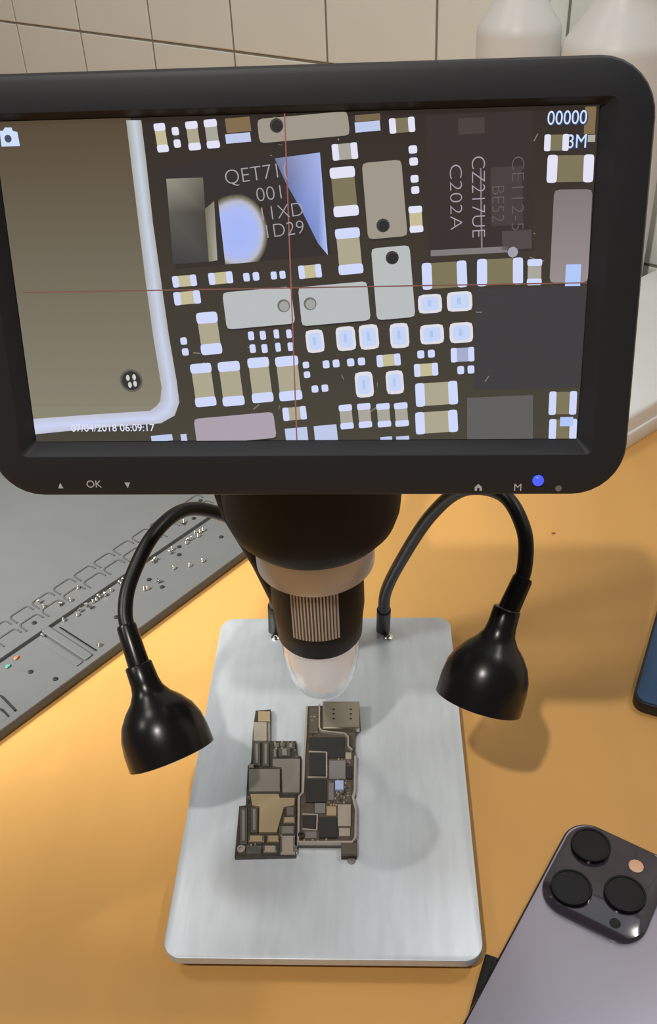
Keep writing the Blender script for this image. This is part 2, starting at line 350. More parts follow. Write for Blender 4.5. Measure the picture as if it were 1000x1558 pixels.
D = json.loads(r'''{"caps":[["v","y",[[-34.52,34.42],[-31.52,34.59],[-32.16,41.54],[-35.12,41.37]]],["v","d",[[-30.09,35.44],[-28.28,35.55],[-28.73,40.49],[-30.52,40.39]]],["v","t",[[-26.33,34.69],[-23.13,34.88],[-23.76,41.79],[-26.92,41.61]]],["v","g",[[-21.55,35.04],[-18.17,35.24],[-18.8,42.13],[-22.14,41.94]]],["v","t",[[-26.87,-18.36],[-20.93,-17.9],[-21.88,-6.3],[-27.73,-6.73]]],["v","d",[[-32.2,-18.4],[-30.37,-18.26],[-30.76,-13.25],[-32.57,-13.38]]],["v","d",[[-13.26,-17.88],[-11.64,-17.76],[-12.1,-11.87],[-13.71,-12.0]]],["v","d",[[-9.98,-17.92],[-8.36,-17.8],[-8.84,-11.74],[-10.45,-11.86]]],["v","d",[[-6.16,-17.6],[-4.71,-17.49],[-5.2,-11.43],[-6.63,-11.54]]],["v","d",[[-2.74,-17.46],[-1.27,-17.35],[-1.74,-11.48],[-3.19,-11.59]]],["v","t",[[-29.58,-33.1],[-23.54,-32.6],[-24.5,-20.36],[-30.45,-20.83]]],["v","t",[[-21.75,-32.98],[-15.52,-32.46],[-16.52,-19.9],[-22.66,-20.38]]],["v","t",[[-13.39,-32.1],[-7.32,-31.59],[-8.34,-18.89],[-14.31,-19.36]]],["v","t",[[-5.68,-31.61],[0.79,-31.07],[-0.22,-18.61],[-6.59,-19.11]]],["v","g",[[11.25,-39.87],[14.99,-39.55],[14.43,-32.51],[10.73,-32.82]]],["v","g",[[16.41,-39.52],[20.16,-39.2],[19.6,-32.18],[15.89,-32.49]]],["v","g",[[21.73,-39.37],[25.49,-39.04],[24.95,-32.22],[21.21,-32.54]]],["v","g",[[26.65,-39.21],[30.44,-38.89],[29.91,-32.08],[26.16,-32.38]]],["v","d",[[1.39,-25.04],[3.15,-24.89],[2.8,-20.38],[1.05,-20.52]]],["v","o",[[10.66,17.48],[17.23,17.91],[16.14,30.05],[9.69,29.65]]],["v","t",[[11.65,2.69],[18.22,3.15],[17.2,14.96],[10.73,14.53]]],["v","d",[[30.25,29.71],[32.42,29.83],[32.05,34.61],[29.89,34.5]]],["v","d",[[30.77,22.84],[32.81,22.96],[32.46,27.52],[30.44,27.41]]],["v","y",[[30.41,13.19],[33.94,13.4],[33.44,19.98],[29.94,19.78]]],["v","g",[[61.24,-0.76],[65.09,-0.73],[64.92,5.98],[61.11,5.95]]],["h","y",[[-33.28,0.14],[-26.67,0.6],[-26.93,3.61],[-33.51,3.15]]],["h","y",[[-33.25,-4.63],[-25.92,-4.1],[-26.22,-0.56],[-33.51,-1.08]]],["h","y",[[-23.37,0.67],[-16.8,1.14],[-17.07,4.3],[-23.61,3.85]]],["h","d",[[-13.98,1.43],[-9.69,1.74],[-9.87,3.96],[-14.16,3.66]]],["h","d",[[-6.54,1.84],[-2.59,2.12],[-2.77,4.18],[-6.7,3.9]]],["h","y",[[1.0,1.84],[7.14,2.27],[6.84,5.76],[0.73,5.34]]],["h","t",[[-4.84,-37.33],[1.83,-36.77],[1.52,-32.9],[-5.12,-33.46]]],["h","b",[[41.76,-21.13],[48.11,-20.83],[47.88,-16.88],[41.58,-17.18]]],["h","d",[[32.65,-19.94],[37.4,-19.63],[37.25,-17.47],[32.51,-17.77]]],["h","d",[[43.58,-24.4],[48.19,-24.18],[48.07,-21.95],[43.47,-22.17]]],["h","y",[[31.85,-25.07],[38.39,-24.63],[38.14,-21.06],[31.63,-21.48]]],["h","t",[[32.36,-33.51],[43.98,-32.76],[43.52,-26.15],[32.0,-26.86]]],["h","t",[[32.4,-41.48],[44.15,-40.69],[43.71,-34.31],[32.06,-35.07]]],["h","d",[[6.74,-22.39],[11.35,-22.03],[11.17,-19.86],[6.57,-20.23]]],["h","d",[[13.45,-21.93],[18.4,-21.53],[18.23,-19.39],[13.28,-19.78]]],["h","y",[[21.63,-22.23],[28.15,-21.71],[27.87,-18.38],[21.38,-18.9]]],["h","d",[[3.43,-29.22],[8.09,-28.84],[7.93,-26.82],[3.28,-27.2]]],["h","o",[[25.22,37.41],[31.68,37.77],[31.37,41.35],[24.94,41.0]]],["h","g",[[10.69,31.35],[17.2,31.74],[16.85,35.7],[10.37,35.32]]],["h","o",[[33.86,-1.52],[45.68,-0.92],[45.21,5.99],[33.5,5.43]]],["h","o",[[48.2,-0.82],[60.25,-0.52],[59.93,6.5],[48.0,6.23]]],["h","o",[[63.93,32.37],[70.04,32.31],[69.98,36.27],[63.9,36.33]]],["h","o",[[64.96,24.8],[76.64,24.7],[76.51,31.35],[64.94,31.47]]],["h","o",[[68.81,-36.06],[76.36,-36.0],[76.23,-29.39],[68.75,-29.44]]],["h","o",[[69.22,-43.25],[76.85,-43.17],[76.73,-37.19],[69.16,-37.25]]]],"sh":[["S",[[-7.99,36.02],[15.16,37.38],[14.57,43.05],[-8.39,41.75]],[-3.46,40.13],1],["S",[[-19.37,-11.31],[-0.51,-9.89],[-1.42,-0.02],[-20.04,-1.36]],[-3.48,-5.1],0],["S",[[1.26,-10.7],[19.98,-9.29],[19.02,1.03],[0.55,-0.3]],[3.67,-4.68],0],["S",[[19.49,11.76],[29.8,12.46],[28.09,31.26],[18.04,30.65]],[23.4,15.21],1],["S",[[21.64,-9.37],[31.97,-8.59],[30.31,10.13],[20.23,9.44]],[25.78,6.99],1],["P",[[67.12,-0.19],[77.09,-0.2],[76.65,23.03],[67.01,23.1]],null,0],["K",[[-30.02,-44.12],[-7.04,-42.14],[-7.71,-34.56],[-30.48,-36.46]],null,0]],"pads":[[[2.49,-18.15],[7.4,-17.76],[6.88,-11.52],[2.02,-11.89]],[[10.79,-17.71],[16.05,-17.3],[15.5,-10.74],[10.29,-11.13]],[[17.07,-17.43],[22.32,-17.01],[21.76,-10.29],[16.55,-10.68]],[[25.43,-17.16],[30.52,-16.77],[29.97,-10.05],[24.93,-10.43]],[[32.84,-7.85],[39.2,-7.48],[38.84,-2.5],[32.54,-2.86]],[[40.48,-7.42],[47.2,-7.12],[46.9,-1.95],[40.22,-2.24]],[[33.45,-16.19],[39.87,-15.8],[39.5,-10.53],[33.13,-10.91]],[[41.34,-15.91],[47.62,-15.61],[47.3,-10.13],[41.08,-10.42]],[[15.82,-30.83],[20.79,-30.42],[20.2,-23.25],[15.28,-23.65]],[[24.31,-29.97],[29.13,-29.57],[28.59,-22.98],[23.81,-23.36]]],"flats":[["chip",[[-32.18,5.1],[9.79,8.0],[6.9,33.63],[-33.63,31.21]]],["chip2",[[35.34,7.15],[62.7,8.02],[60.5,41.97],[34.42,41.43]]],["area",[[48.15,-28.82],[77.72,-28.24],[76.51,-1.13],[48.0,-1.47]]],["chip3",[[46.73,-44.24],[64.94,-43.55],[64.3,-30.41],[46.39,-31.02]]],["white",[[-4.33,-43.89],[2.0,-43.34],[1.66,-39.01],[-4.64,-39.55]]],["white",[[3.95,-43.94],[10.42,-43.38],[10.01,-38.3],[3.59,-38.85]]],["white",[[-43.13,-43.27],[-36.95,-42.74],[-37.09,-40.88],[-43.26,-41.41]]],["white",[[-34.5,-43.22],[-32.76,-43.07],[-32.93,-40.82],[-34.66,-40.96]]],["white",[[22.47,-43.59],[25.74,-43.31],[25.63,-41.92],[22.36,-42.21]]],["white",[[26.91,-43.62],[30.55,-43.32],[30.43,-41.75],[26.8,-42.06]]],["brown",[[-16.3,38.62],[-9.96,38.98],[-10.28,42.44],[-16.59,42.08]]],["white",[[-16.59,36.11],[-10.14,36.49],[-10.35,38.72],[-16.78,38.35]]],["olive",[[16.52,40.4],[22.89,40.77],[22.75,42.34],[16.39,41.98]]],["white",[[16.54,37.93],[22.9,38.31],[22.68,40.66],[16.35,40.29]]],["brown",[[73.57,36.15],[76.29,36.12],[76.21,42.46],[73.52,42.5]]],["greyw",[[74.25,34.29],[76.47,34.27],[76.45,35.94],[74.24,35.97]]],["icon",[[71.17,-1.08],[75.12,-1.09],[75.03,4.45],[71.11,4.46]]],["icon",[[72.1,-39.27],[75.63,-39.23],[75.58,-36.63],[72.06,-36.66]]]],"P":{"panel":[[-77.46,43.29],[-42.07,42.37],[-41.74,31.76],[-41.25,17.0],[-40.73,1.62],[-40.03,-12.61],[-38.92,-27.4],[-39.85,-31.56],[-42.9,-34.02],[-57.81,-34.86],[-75.79,-36.08],[-77.19,3.97]],"rail_out":[[-38.15,42.27],[-37.79,33.27],[-37.37,16.92],[-36.38,-0.2],[-35.63,-12.67],[-34.47,-25.57],[-34.21,-31.61],[-35.84,-35.42],[-40.01,-37.7],[-56.32,-38.75],[-79.74,-40.95]],"rail_in":[[-42.07,42.37],[-41.74,31.76],[-41.25,17.0],[-40.73,1.62],[-40.03,-12.61],[-38.92,-27.4],[-39.63,-31.18],[-40.89,-32.7],[-42.9,-34.02],[-57.81,-34.86],[-79.09,-36.25]],"glare_r":[[-4.31,32.31],[7.39,33.45],[8.78,7.97],[6.25,11.05],[1.87,20.09],[-1.51,26.01]],"glare_c":[[-19.75,23.0],[-8.57,21.95],[-8.26,6.92],[-18.88,6.6]],"glare_c2":[[-23.24,20.29],[-20.67,22.21],[-20.8,7.15],[-23.12,6.85]],"glare_l":[[-32.9,28.01],[-23.21,28.11],[-23.12,6.85],[-32.78,6.33]],"cross_v":[[-1.45,44.08],[-1.12,44.07],[-1.09,-42.8],[-1.47,-42.8]],"cross_h":[[-75.04,-0.29],[-75.09,-0.64],[76.82,-0.48],[76.8,-0.14]],"cam":[[-75.41,40.72],[-74.54,40.69],[-73.91,41.47],[-72.17,41.42],[-71.94,40.63],[-70.77,40.28],[-70.54,36.94],[-75.45,36.9]],"camhole":[-73.43,38.76],"gl_c":[-14.55,14.13],"gl_a":[-19.7,23.82],"gl_b":[-18.74,6.08],"screw":[-47.34,-25.25]},"txt":{"qet":[-9.26,28.6],"t001":[-5.73,23.68],"t11xd":[-3.18,19.05],"t1029":[-2.67,14.57],"cnt":[69.22,39.93],"m3":[72.0,34.36],"date":[-54.04,-38.96],"c20":[42.0,21.83],"cz":[47.71,21.71],"be":[52.79,19.99],"ce":[57.7,22.29],"up":[-71.6,-56.43],"ok":[-61.52,-56.05],"dn":[-51.56,-56.28],"gear":[50.24,-57.36],"M":[61.38,-57.38],"led":[67.0,-55.23],"dot":[72.84,-57.61]},"txt2":{"up":[-70.49,-55.39],"ok":[-60.52,-55.02],"dn":[-50.68,-55.24],"gear":[49.96,-56.3],"M":[60.98,-56.33],"led":[66.54,-54.2],"dot":[72.31,-56.56]},"RB":{"out":[[-12.27,127.12],[13.63,128.3],[14.37,113.67],[11.92,109.64],[11.72,100.55],[12.38,95.54],[12.59,75.31],[11.45,73.19],[13.25,66.61],[13.11,51.96],[13.19,43.68],[6.63,43.65],[6.5,49.03],[-11.79,48.94],[-13.23,73.14],[-11.29,74.91],[-11.53,95.54],[-11.85,107.27]],"rim":[[[-11.86,125.8],[-11.49,106.84],[-11.48,95.12],[-10.95,74.52],[-12.58,72.4],[-11.5,49.23],[11.21,49.34],[12.57,51.6],[12.7,65.54],[11.18,72.46],[12.02,75.28],[12.09,95.12]],[[-5.83,127.06],[-5.22,112.06],[-3.89,110.03],[7.0,108.4],[8.58,106.41],[8.68,100.9],[10.54,98.57]],[[-9.5,97.81],[-1.27,97.42],[-0.77,83.17],[-9.35,83.16]],[[-10.63,63.43],[-4.05,63.11],[-4.0,55.43],[-10.2,55.74]]],"chips":[["chip",[[-9.07,94.78],[6.96,94.78],[6.71,106.85],[-9.67,106.87]]],["chip",[[-8.55,84.3],[-1.42,84.3],[-1.89,97.08],[-9.18,97.08]]],["chip",[[-9.28,70.0],[-0.33,70.02],[-0.77,82.48],[-9.94,82.47]]],["chip",[[-9.98,56.43],[-4.35,56.45],[-4.63,62.8],[-10.33,62.78]]],["chip",[[-2.76,51.88],[4.77,51.92],[4.5,62.16],[-3.18,62.13]]],["tan",[[4.9,57.49],[10.53,57.51],[10.36,68.66],[4.61,68.65]]],["led",[[3.25,76.36],[7.04,76.37],[6.93,81.4],[3.1,81.39]]],["grey",[[0.4,82.84],[7.79,82.85],[7.59,93.26],[0.06,93.26]]],["grey",[[-5.28,64.5],[-0.7,64.51],[-0.89,69.67],[-5.51,69.66]]],["gold",[[-0.09,63.16],[4.18,63.17],[4.06,67.95],[-0.25,67.94]]],["tan",[[5.59,52.57],[10.32,52.59],[10.26,56.52],[5.49,56.5]]],["brown",[[-10.43,109.68],[-5.76,109.67],[-6.43,125.39],[-11.22,125.41]]],["grey",[[0.49,71.42],[2.81,71.42],[2.54,80.67],[0.18,80.66]]],["brown",[[8.32,70.04],[10.63,70.05],[10.48,80.68],[8.12,80.67]]],["tan",[[7.58,93.64],[10.29,93.64],[10.24,97.45],[7.51,97.46]]],["grey",[[-9.45,51.85],[-3.87,51.88],[-4.01,55.14],[-9.63,55.11]]],["chip",[[8.08,82.85],[10.74,82.86],[10.64,89.87],[7.95,89.87]]]],"sim":[[-3.54,110.72],[13.81,110.69],[13.68,127.72],[-4.2,127.8]],"dots":[[1.4,122.25],[1.48,119.32],[1.57,116.42],[9.62,122.22],[9.66,119.3],[9.71,116.4]],"hole":[-10.35,52.82],"tab":[[6.63,43.65],[13.19,43.68],[13.14,49.06],[6.5,49.03]],"drop":[10.92,42.94]},"LB":{"out":[[-36.95,124.75],[-29.62,125.58],[-28.3,105.81],[-15.89,105.79],[-14.73,96.8],[-13.21,96.8],[-12.34,76.43],[-13.68,74.3],[-12.41,43.94],[-38.06,43.16],[-38.93,68.97],[-36.05,69.32],[-37.39,91.08],[-36.06,92.98],[-37.06,112.67]],"chips":[["gold",[[-34.87,117.12],[-29.16,117.1],[-29.68,123.39],[-35.45,123.4]]],["tan",[[-35.91,104.95],[-29.71,104.95],[-30.68,116.28],[-37.01,116.3]]],["silver",[[-29.4,104.95],[-28.16,104.94],[-29.09,116.28],[-30.36,116.28]]],["conn",[[-34.53,90.64],[-31.51,90.64],[-32.74,104.16],[-35.84,104.16]]],["conn",[[-30.26,90.26],[-27.54,90.26],[-28.71,104.15],[-31.5,104.16]]],["silver",[[-26.01,101.39],[-23.86,101.39],[-24.04,103.75],[-26.2,103.75]]],["silver",[[-23.3,102.18],[-21.15,102.17],[-21.29,104.14],[-23.45,104.15]]],["conn",[[-20.11,100.61],[-16.12,100.61],[-16.32,103.74],[-20.33,103.75]]],["conn",[[-23.45,95.97],[-17.97,95.96],[-18.27,100.61],[-23.8,100.61]]],["conn",[[-26.13,95.2],[-24.0,95.2],[-24.39,100.22],[-26.54,100.22]]],["dgrey",[[-35.17,75.96],[-21.35,75.99],[-22.28,88.39],[-36.42,88.38]]],["conn",[[-36.36,48.84],[-33.29,48.86],[-35.19,67.53],[-38.38,67.52]]],["conn",[[-32.19,54.72],[-29.36,54.73],[-30.56,67.54],[-33.46,67.53]]],["gold",[[-32.86,50.15],[-26.14,50.18],[-26.4,53.11],[-33.15,53.07]]],["gold",[[-25.02,50.19],[-19.71,50.21],[-19.93,53.14],[-25.27,53.11]]],["silver",[[-33.17,45.03],[-27.08,45.06],[-27.36,48.25],[-33.5,48.21]]],["tan",[[-25.97,45.07],[-20.44,45.1],[-20.66,47.96],[-26.22,47.93]]],["gold",[[-18.72,59.75],[-13.6,59.77],[-13.77,62.47],[-18.91,62.45]]],["dgrey",[[-19.16,54.12],[-13.54,54.15],[-13.76,57.77],[-19.43,57.75]]],["silver",[[-20.01,54.12],[-19.44,54.12],[-19.71,57.75],[-20.28,57.75]]],["tan",[[-18.71,44.16],[-12.64,44.2],[-13.18,52.84],[-19.35,52.81]]],["silver",[[-12.7,45.14],[-11.87,45.15],[-12.06,48.33],[-12.9,48.32]]],["silver",[[-36.5,89.13],[-34.38,89.13],[-34.6,91.39],[-36.72,91.39]]],["silver",[[-17.58,63.81],[-14.43,63.82],[-14.66,67.59],[-17.84,67.58]]]],"ell":[[-26.04,94.05],[-13.3,94.05],[-12.51,75.3],[-20.13,75.28],[-21.43,89.14],[-25.7,89.89]],"goldsh":[[-34.44,74.54],[-21.83,74.57],[-21.09,72.45],[-14.39,72.47],[-14.44,68.63],[-18.99,67.58],[-19.8,62.78],[-21.18,54.77],[-28.8,54.73],[-29.72,67.89],[-32.98,68.57]],"ring":[-35.61,46.63],"bead":[-14.88,95.2]},"LP":{"A":[-163.66,118.68,7.0],"ang":0.9257746935299297,"k1":[[53.2,66.2],[68.5,66.1],[83.3,65.3],[98.2,65.2],[114.2,65.2],[129.2,65.2]],"k2":[[52.3,56.5],[67.2,56.5],[82.1,55.3],[97.8,55.6],[112.7,55.6]],"k1top":[[66.0,66.5],[80.7,66.9],[96.1,65.0],[111.6,65.6],[126.9,65.0]],"well1":[[65.1,42.6],[98.6,42.4],[192.7,38.6],[60.5,5.3]],"well2":[[59.5,43.0],[32.0,44.7],[55.9,5.7]],"slot":[[15.0,21.0],[13.2,6.2],[9.5,13.3],[8.4,5.2]],"screws":[[71.7,41.0],[79.2,38.2],[82.3,39.6],[87.5,40.2],[87.7,37.0],[92.0,39.8],[94.3,39.6],[96.7,40.2],[99.9,38.7],[104.7,39.1],[112.3,39.7],[115.1,40.0],[56.1,39.7],[70.4,8.9],[93.4,54.5],[83.8,49.1],[77.4,51.1],[71.8,62.5],[70.9,57.1],[140.0,39.3],[137.4,38.7],[149.7,36.8],[153.4,38.4],[162.6,35.8],[165.7,37.2],[167.8,36.5],[173.1,38.4],[172.2,35.1],[178.5,36.8],[175.8,37.0],[140.9,24.2],[126.7,22.0],[118.7,22.9],[117.1,24.0],[148.3,18.3],[156.1,15.0],[175.4,50.6]],"holes":[[59.1,50.7],[91.3,19.0],[180.1,22.9],[152.1,31.3],[124.9,17.4],[157.6,37.0],[35.2,23.0],[39.8,8.0],[174.4,49.6],[182.0,48.6],[198.5,59.1],[124.9,28.6]],"orange":[37.1,37.7],"teal":[30.4,36.0],"u_end":[178.8,0.0]}}''')

# ------------------------------------------------------------------ desk and wall (the setting)
WU = Vector((0.79183, -0.61074, 0))
WN = Vector((0.61074, 0.79183, 0))
WP = Vector((493.92, 410.88, 0))
TS, S0, Z1 = 125.0, -1146.9, 171.3


def wp(s, d=0.0):
    q = WP + WU * s + WN * d
    return (q.x, q.y)


desk_pts = [wp(-2650, -0.5), wp(520, -0.5), (905.6 + 60, -650), (-1700, -650)]
desk = link('desk', prism(desk_pts, -28, 0, 1.0, 'desk'), 'desk')
tag(desk, 'honey coloured wood laminate desk top under everything on it', 'desk')

wall = link('wall_back', prism([wp(-2700, 0), wp(700, 0), wp(700, 60), wp(-2700, 60)], -30, 1046.5, 0, 'wall'), 'grout')
wall['kind'] = 'structure'
wall['label'] = 'wall of square beige glazed tiles with dark joints behind the desk'
g = 1.3


def tile_mesh(z0, z1, nm):
    bm = bmesh.new()
    b = 0.8
    x0, x1 = g, TS - g
    loops = [[(x0, 2.0, z0), (x1, 2.0, z0), (x1, 2.0, z1), (x0, 2.0, z1)],
             [(x0, 0.6, z0), (x1, 0.6, z0), (x1, 0.6, z1), (x0, 0.6, z1)],
             [(x0 + b, 0, z0 + b), (x1 - b, 0, z0 + b), (x1 - b, 0, z1 - b), (x0 + b, 0, z1 - b)]]
    bm.free()
    return bm_mesh(loft(loops), nm)


tile_full = tile_mesh(g, TS - g, 'tile')
tile_low = tile_mesh(0.5, Z1 - TS - g, 'tile_cut')
ang_w = math.atan2(WU.y, WU.x)
for k in range(-12, 14):
    for r in range(-1, 7):
        me = tile_low if r < 0 else tile_full
        o = link('tile', me, 'tile', wall)
        x, y = wp(S0 + k * TS, -1.4)
        o.location = (x * MM, y * MM, 0 if r < 0 else (Z1 - TS + r * TS) * MM)
        o.rotation_euler = (0, 0, ang_w)

# ------------------------------------------------------------------ digital microscope
mic = thing('digital_microscope', 'black digital microscope with seven inch screen, two gooseneck lamps and silver base plate', 'microscope', (0, 0, 0))
PW, PD, ZP = 123.95, 193.4, 12.0
plate = link('base_plate', slab(-PW / 2, 0, PW / 2, PD, ZP - 4.0, ZP, 7.5, 0.5, 8, 'base_plate'), 'alu', mic, 40)
plate['label'] = 'brushed silver aluminium base plate'
for x in (-50, 50):
    for y in (12, 181):
        f = link('rubber_foot', lathe([(6.5, 0), (6.5, 7.4), (6, 8.2)], 20, ((x, y, 0), (0, 0, 1)), 'rubber_foot'), 'rubber', plate, 40)
for x, y in ((28.5, 177.7), (-31.3, 178.2)):
    s = link('plate_screw', lathe([(2.6, ZP - 1), (2.6, ZP + 0.5), (1.9, ZP + 1.1), (0.9, ZP + 1.15), (0.8, ZP + 0.4)], 18, ((x, y, 0), (0, 0, 1)), 'plate_screw'), 'screw', plate, 40)

AX = (-0.6, 95.0)
ax = lambda z: ((AX[0], AX[1], 0), (0, 0, 1))
# stand column, arm and holder behind the barrel
link('column', lathe([(7.5, ZP), (7.5, 235), (6.5, 236)], 28, ((-2, 172, 0), (0, 0, 1)), 'column'), 'black', mic, 40)
arm = bmesh.new()
link('bracket', slab(-2 - 12, 112, -2 + 12, 184, 168, 196, 5, 2, 4, 'bracket', 2), 'black', mic, 40)
# funnel shaped sleeve of the holder behind the head, seen at its left side
loops = []
for z, xl, xr in ((92, -18.5, 10), (104, -22, 12), (122, -27.5, 14), (146, -37, 16), (162, -40, 18), (200, -40, 18)):
    loops.append([(x, y, z) for x, y in rrect(xl, 100, xr, 122, 5, 5)])
link('holder_sleeve', bm_mesh(loft(loops), 'holder_sleeve'), 'black', mic, 40)
link('head_housing', lathe([(17, 146.5), (23.5, 146.8), (28, 149), (31.2, 153), (32.8, 158), (33.3, 164), (33.3, 214), (31, 219), (26, 221)], 64, ax(0), 'head_housing'), 'black', mic, 35)
link('silver_ring', lathe([(19, 131.2), (22.0, 131.2), (23.0, 132.2), (23.2, 146.2), (22.6, 147.2), (18, 147.2)], 64, ax(0), 'silver_ring'), 'silver', mic, 35)
barrel = link('barrel', lathe([(14, 93.5), (16.6, 93.8), (17.4, 95), (17.8, 103), (18.6, 110), (18.6, 131.5)], 64, ax(0), 'barrel'), 'barrel', mic, 35)
# ribbed focusing wheel showing through the front window
seg = 84
wheel_pts = []
a0, a1 = R(270 - 28), R(270 + 28)
wl = []
for z, dr in ((105.5, -0.3), (106.3, 0.9), (130.0, 0.9), (131.0, -0.3)):
    L = []
    for i in range(15):
        t = a0 + (a1 - a0) * i / 14
        L.append((AX[0] + (18.6 + dr) * math.cos(t), AX[1] + (18.6 + dr) * math.sin(t), z))
    for i in range(15):
        t = a1 + (a0 - a1) * i / 14
        L.append((AX[0] + 16.5 * math.cos(t), AX[1] + 16.5 * math.sin(t), z))
    wl.append(L)
wheel = link('focus_wheel', bm_mesh(loft(wl), 'focus_wheel'), 'wheel_dark', mic, 30)
nrib = 15
for i in range(nrib):
    t = a0 + (a1 - a0) * (i + 0.5) / nrib
    c = Vector((AX[0] + 19.5 * math.cos(t), AX[1] + 19.5 * math.sin(t), 0))
    tn = Vector((-math.sin(t), math.cos(t), 0)) * 0.42
    rd = Vector((math.cos(t), math.sin(t), 0))
    P = [c - tn - rd * 0.4, c + tn - rd * 0.4, c + tn * 0.7 + rd * 0.55, c - tn * 0.7 + rd * 0.55]
    link('rib', prism([(p.x, p.y) for p in P], 107.0, 129.5, 0, 'rib'), 'wheel', wheel)
# clear cap with the white reflector inside
link('lens_cap', lathe([(16.0, 94.0), (16.2, 90), (15.9, 82), (14.6, 74), (12.6, 68.0), (11.6, 65.6), (10.8, 65.6), (11.6, 68.2), (13.5, 74.4), (14.8, 82), (15.1, 90), (15.0, 94.0)], 56, ax(0), 'lens_cap', False, False), 'clear', mic, 35)
refl = link('reflector', lathe([(14.4, 93.8), (14.3, 88), (13.6, 80.5), (11.6, 72.5), (10.2, 68.6), (9.2, 68.4), (5.0, 76), (5.0, 80)], 48, ax(0), 'reflector'), 'lens_white', mic, 35)
link('objective_lens', lathe([(4.8, 79), (4.6, 76.5), (3, 75.6), (0.2, 75.2)], 32, ax(0), 'objective_lens'), 'lens_glass', refl, 40)

# ---- display
ux = Vector((math.cos(R(-1.2006)), math.sin(R(-1.2006)), 0))
tl = R(15.18467)
upv = Matrix.Rotation(R(-1.2006), 3, 'Z') @ Vector((0, math.sin(tl), math.cos(tl)))
nv = ux.cross(upv)
NC = 8


def rl(hx0, hx1, hy0, hy1, r, z):
    return [(x, y, z) for x, y in rrect(hx0, hy0, hx1, hy1, r, NC)]


X0, X1, Y0, Y1 = -90.6, 90.6, -59.0, 54.0
loops = [rl(-77.1, 77.1, -42.95, 42.95, 0.6, -0.3), rl(-77.4, 77.4, -43.2, 43.2, 0.8, 0.25), rl(-80.6, 80.6, -46.4, 44.4, 1.6, 2.6), rl(-80.9, 80.9, -46.7, 44.7, 1.8, 3.0),
         rl(X0 + 2.2, X1 - 2.2, Y0 + 2.2, Y1 - 2.2, 12.3, 3.0), rl(X0 + 0.7, X1 - 0.7, Y0 + 0.7, Y1 - 0.7, 13.8, 2.4), rl(X0, X1, Y0, Y1, 14.5, 0.8),
         rl(X0, X1, Y0, Y1, 14.5, -13), rl(X0 + 3, X1 - 3, Y0 + 3, Y1 - 3, 11.5, -17.5), rl(X0 + 6, X1 - 6, Y0 + 6, Y1 - 6, 9, -18.5)]
disp = link('display', bm_mesh(loft(loops, True, True), 'display'), 'bezel', mic, 32)
mw = Matrix.Identity(4)
for i, a in enumerate((ux, upv, nv)):
    for j in range(3):
        mw[j][i] = a[j]
mw.translation = Vector((2.6188, 46.4553, 264.3035)) * MM
disp.matrix_local = mw
disp['label'] = 'charcoal framed rectangular screen'
# hinge between the display back and the head
link('hinge', slab(-16, 50, 14, 78, 196, 224, 5, 2, 4, 'hinge', 2), 'black', mic, 40)

# ---- the picture on the screen: flat coloured patches with corner colours
pm = bpy.data.materials.new('screen_picture')
pm.use_nodes = True
nt = pm.node_tree
b = nt.nodes['Principled BSDF']
va = nt.nodes.new('ShaderNodeVertexColor')
va.layer_name = 'Col'
b.inputs['Base Color'].default_value = (0.01, 0.01, 0.012, 1)
b.inputs['Roughness'].default_value = 0.35
b.inputs['Specular IOR Level'].default_value = 0.25
nt.links.new(va.outputs['Color'], b.inputs['Emission Color'])
b.inputs['Emission Strength'].default_value = 1.0

PV, PF, PC = [], [], []
HX, HY = 77.0, 42.9


def clip_poly(pts, cols):
    P = [(p[0], p[1], c) for p, c in zip(pts, cols)]
    for ax_, lim, sg in ((0, -HX, 1), (0, HX, -1), (1, -HY, 1), (1, HY, -1)):
        out = []
        for i in range(len(P)):
            a, q = P[i - 1], P[i]
            da, dq = (a[ax_] - lim) * sg, (q[ax_] - lim) * sg
            if (da >= 0) != (dq >= 0):
                t = da / (da - dq)
                out.append((a[0] + (q[0] - a[0]) * t, a[1] + (q[1] - a[1]) * t, tuple(u + (v - u) * t for u, v in zip(a[2], q[2]))))
            if dq >= 0:
                out.append(q)
        P = out
        if not P:
            break
    return P


def patch(pts, cols, z):
    if not isinstance(cols, list):
        cols = [cols] * len(pts)
    P = clip_poly(pts, cols)
    if len(P) < 3:
        return
    i0 = len(PV)
    for x, y, c in P:
        PV.append((x * MM, y * MM, (0.0 + z * 0.03) * MM))
        PC.append(c)
    PF.append(list(range(i0, i0 + len(P))))


def lerp(p, q, t):
    return [p[0] + (q[0] - p[0]) * t, p[1] + (q[1] - p[1]) * t]


def sub(q, u0, v0, u1, v1):
    # q: bottom-left, bottom-right, top-right, top-left
    f = lambda u, v: lerp(lerp(q[0], q[1], u), lerp(q[3], q[2], u), v)
    return [f(u0, v0), f(u1, v0), f(u1, v1), f(u0, v1)]


def soft(q, k):
    out = []
    n = len(q)
    for i in range(n):
        p0, p, p1 = Vector(q[i - 1]), Vector(q[i]), Vector(q[(i + 1) % n])
        a, c = p + (p0 - p).normalized() * k, p + (p1 - p).normalized() * k
        m_ = (a + c) / 2 * 0.45 + p * 0.55
        out += [tuple(a), tuple(m_), tuple(c)]
    return out


def circ(c, r, n=14, sq=1.0):
    return [(c[0] + r * math.cos(2 * math.pi * i / n), c[1] + r * sq * math.sin(2 * math.pi * i / n)) for i in range(n)]


s3 = lambda *c: srgb(*c)[:3]
WHT, WH2 = s3(208, 216, 250), s3(226, 226, 244)
BODY = {'y': s3(196, 188, 150), 't': s3(172, 166, 142), 'g': s3(168, 165, 155), 'o': s3(125, 117, 88), 'd': s3(84, 82, 84), 'b': s3(168, 172, 205)}
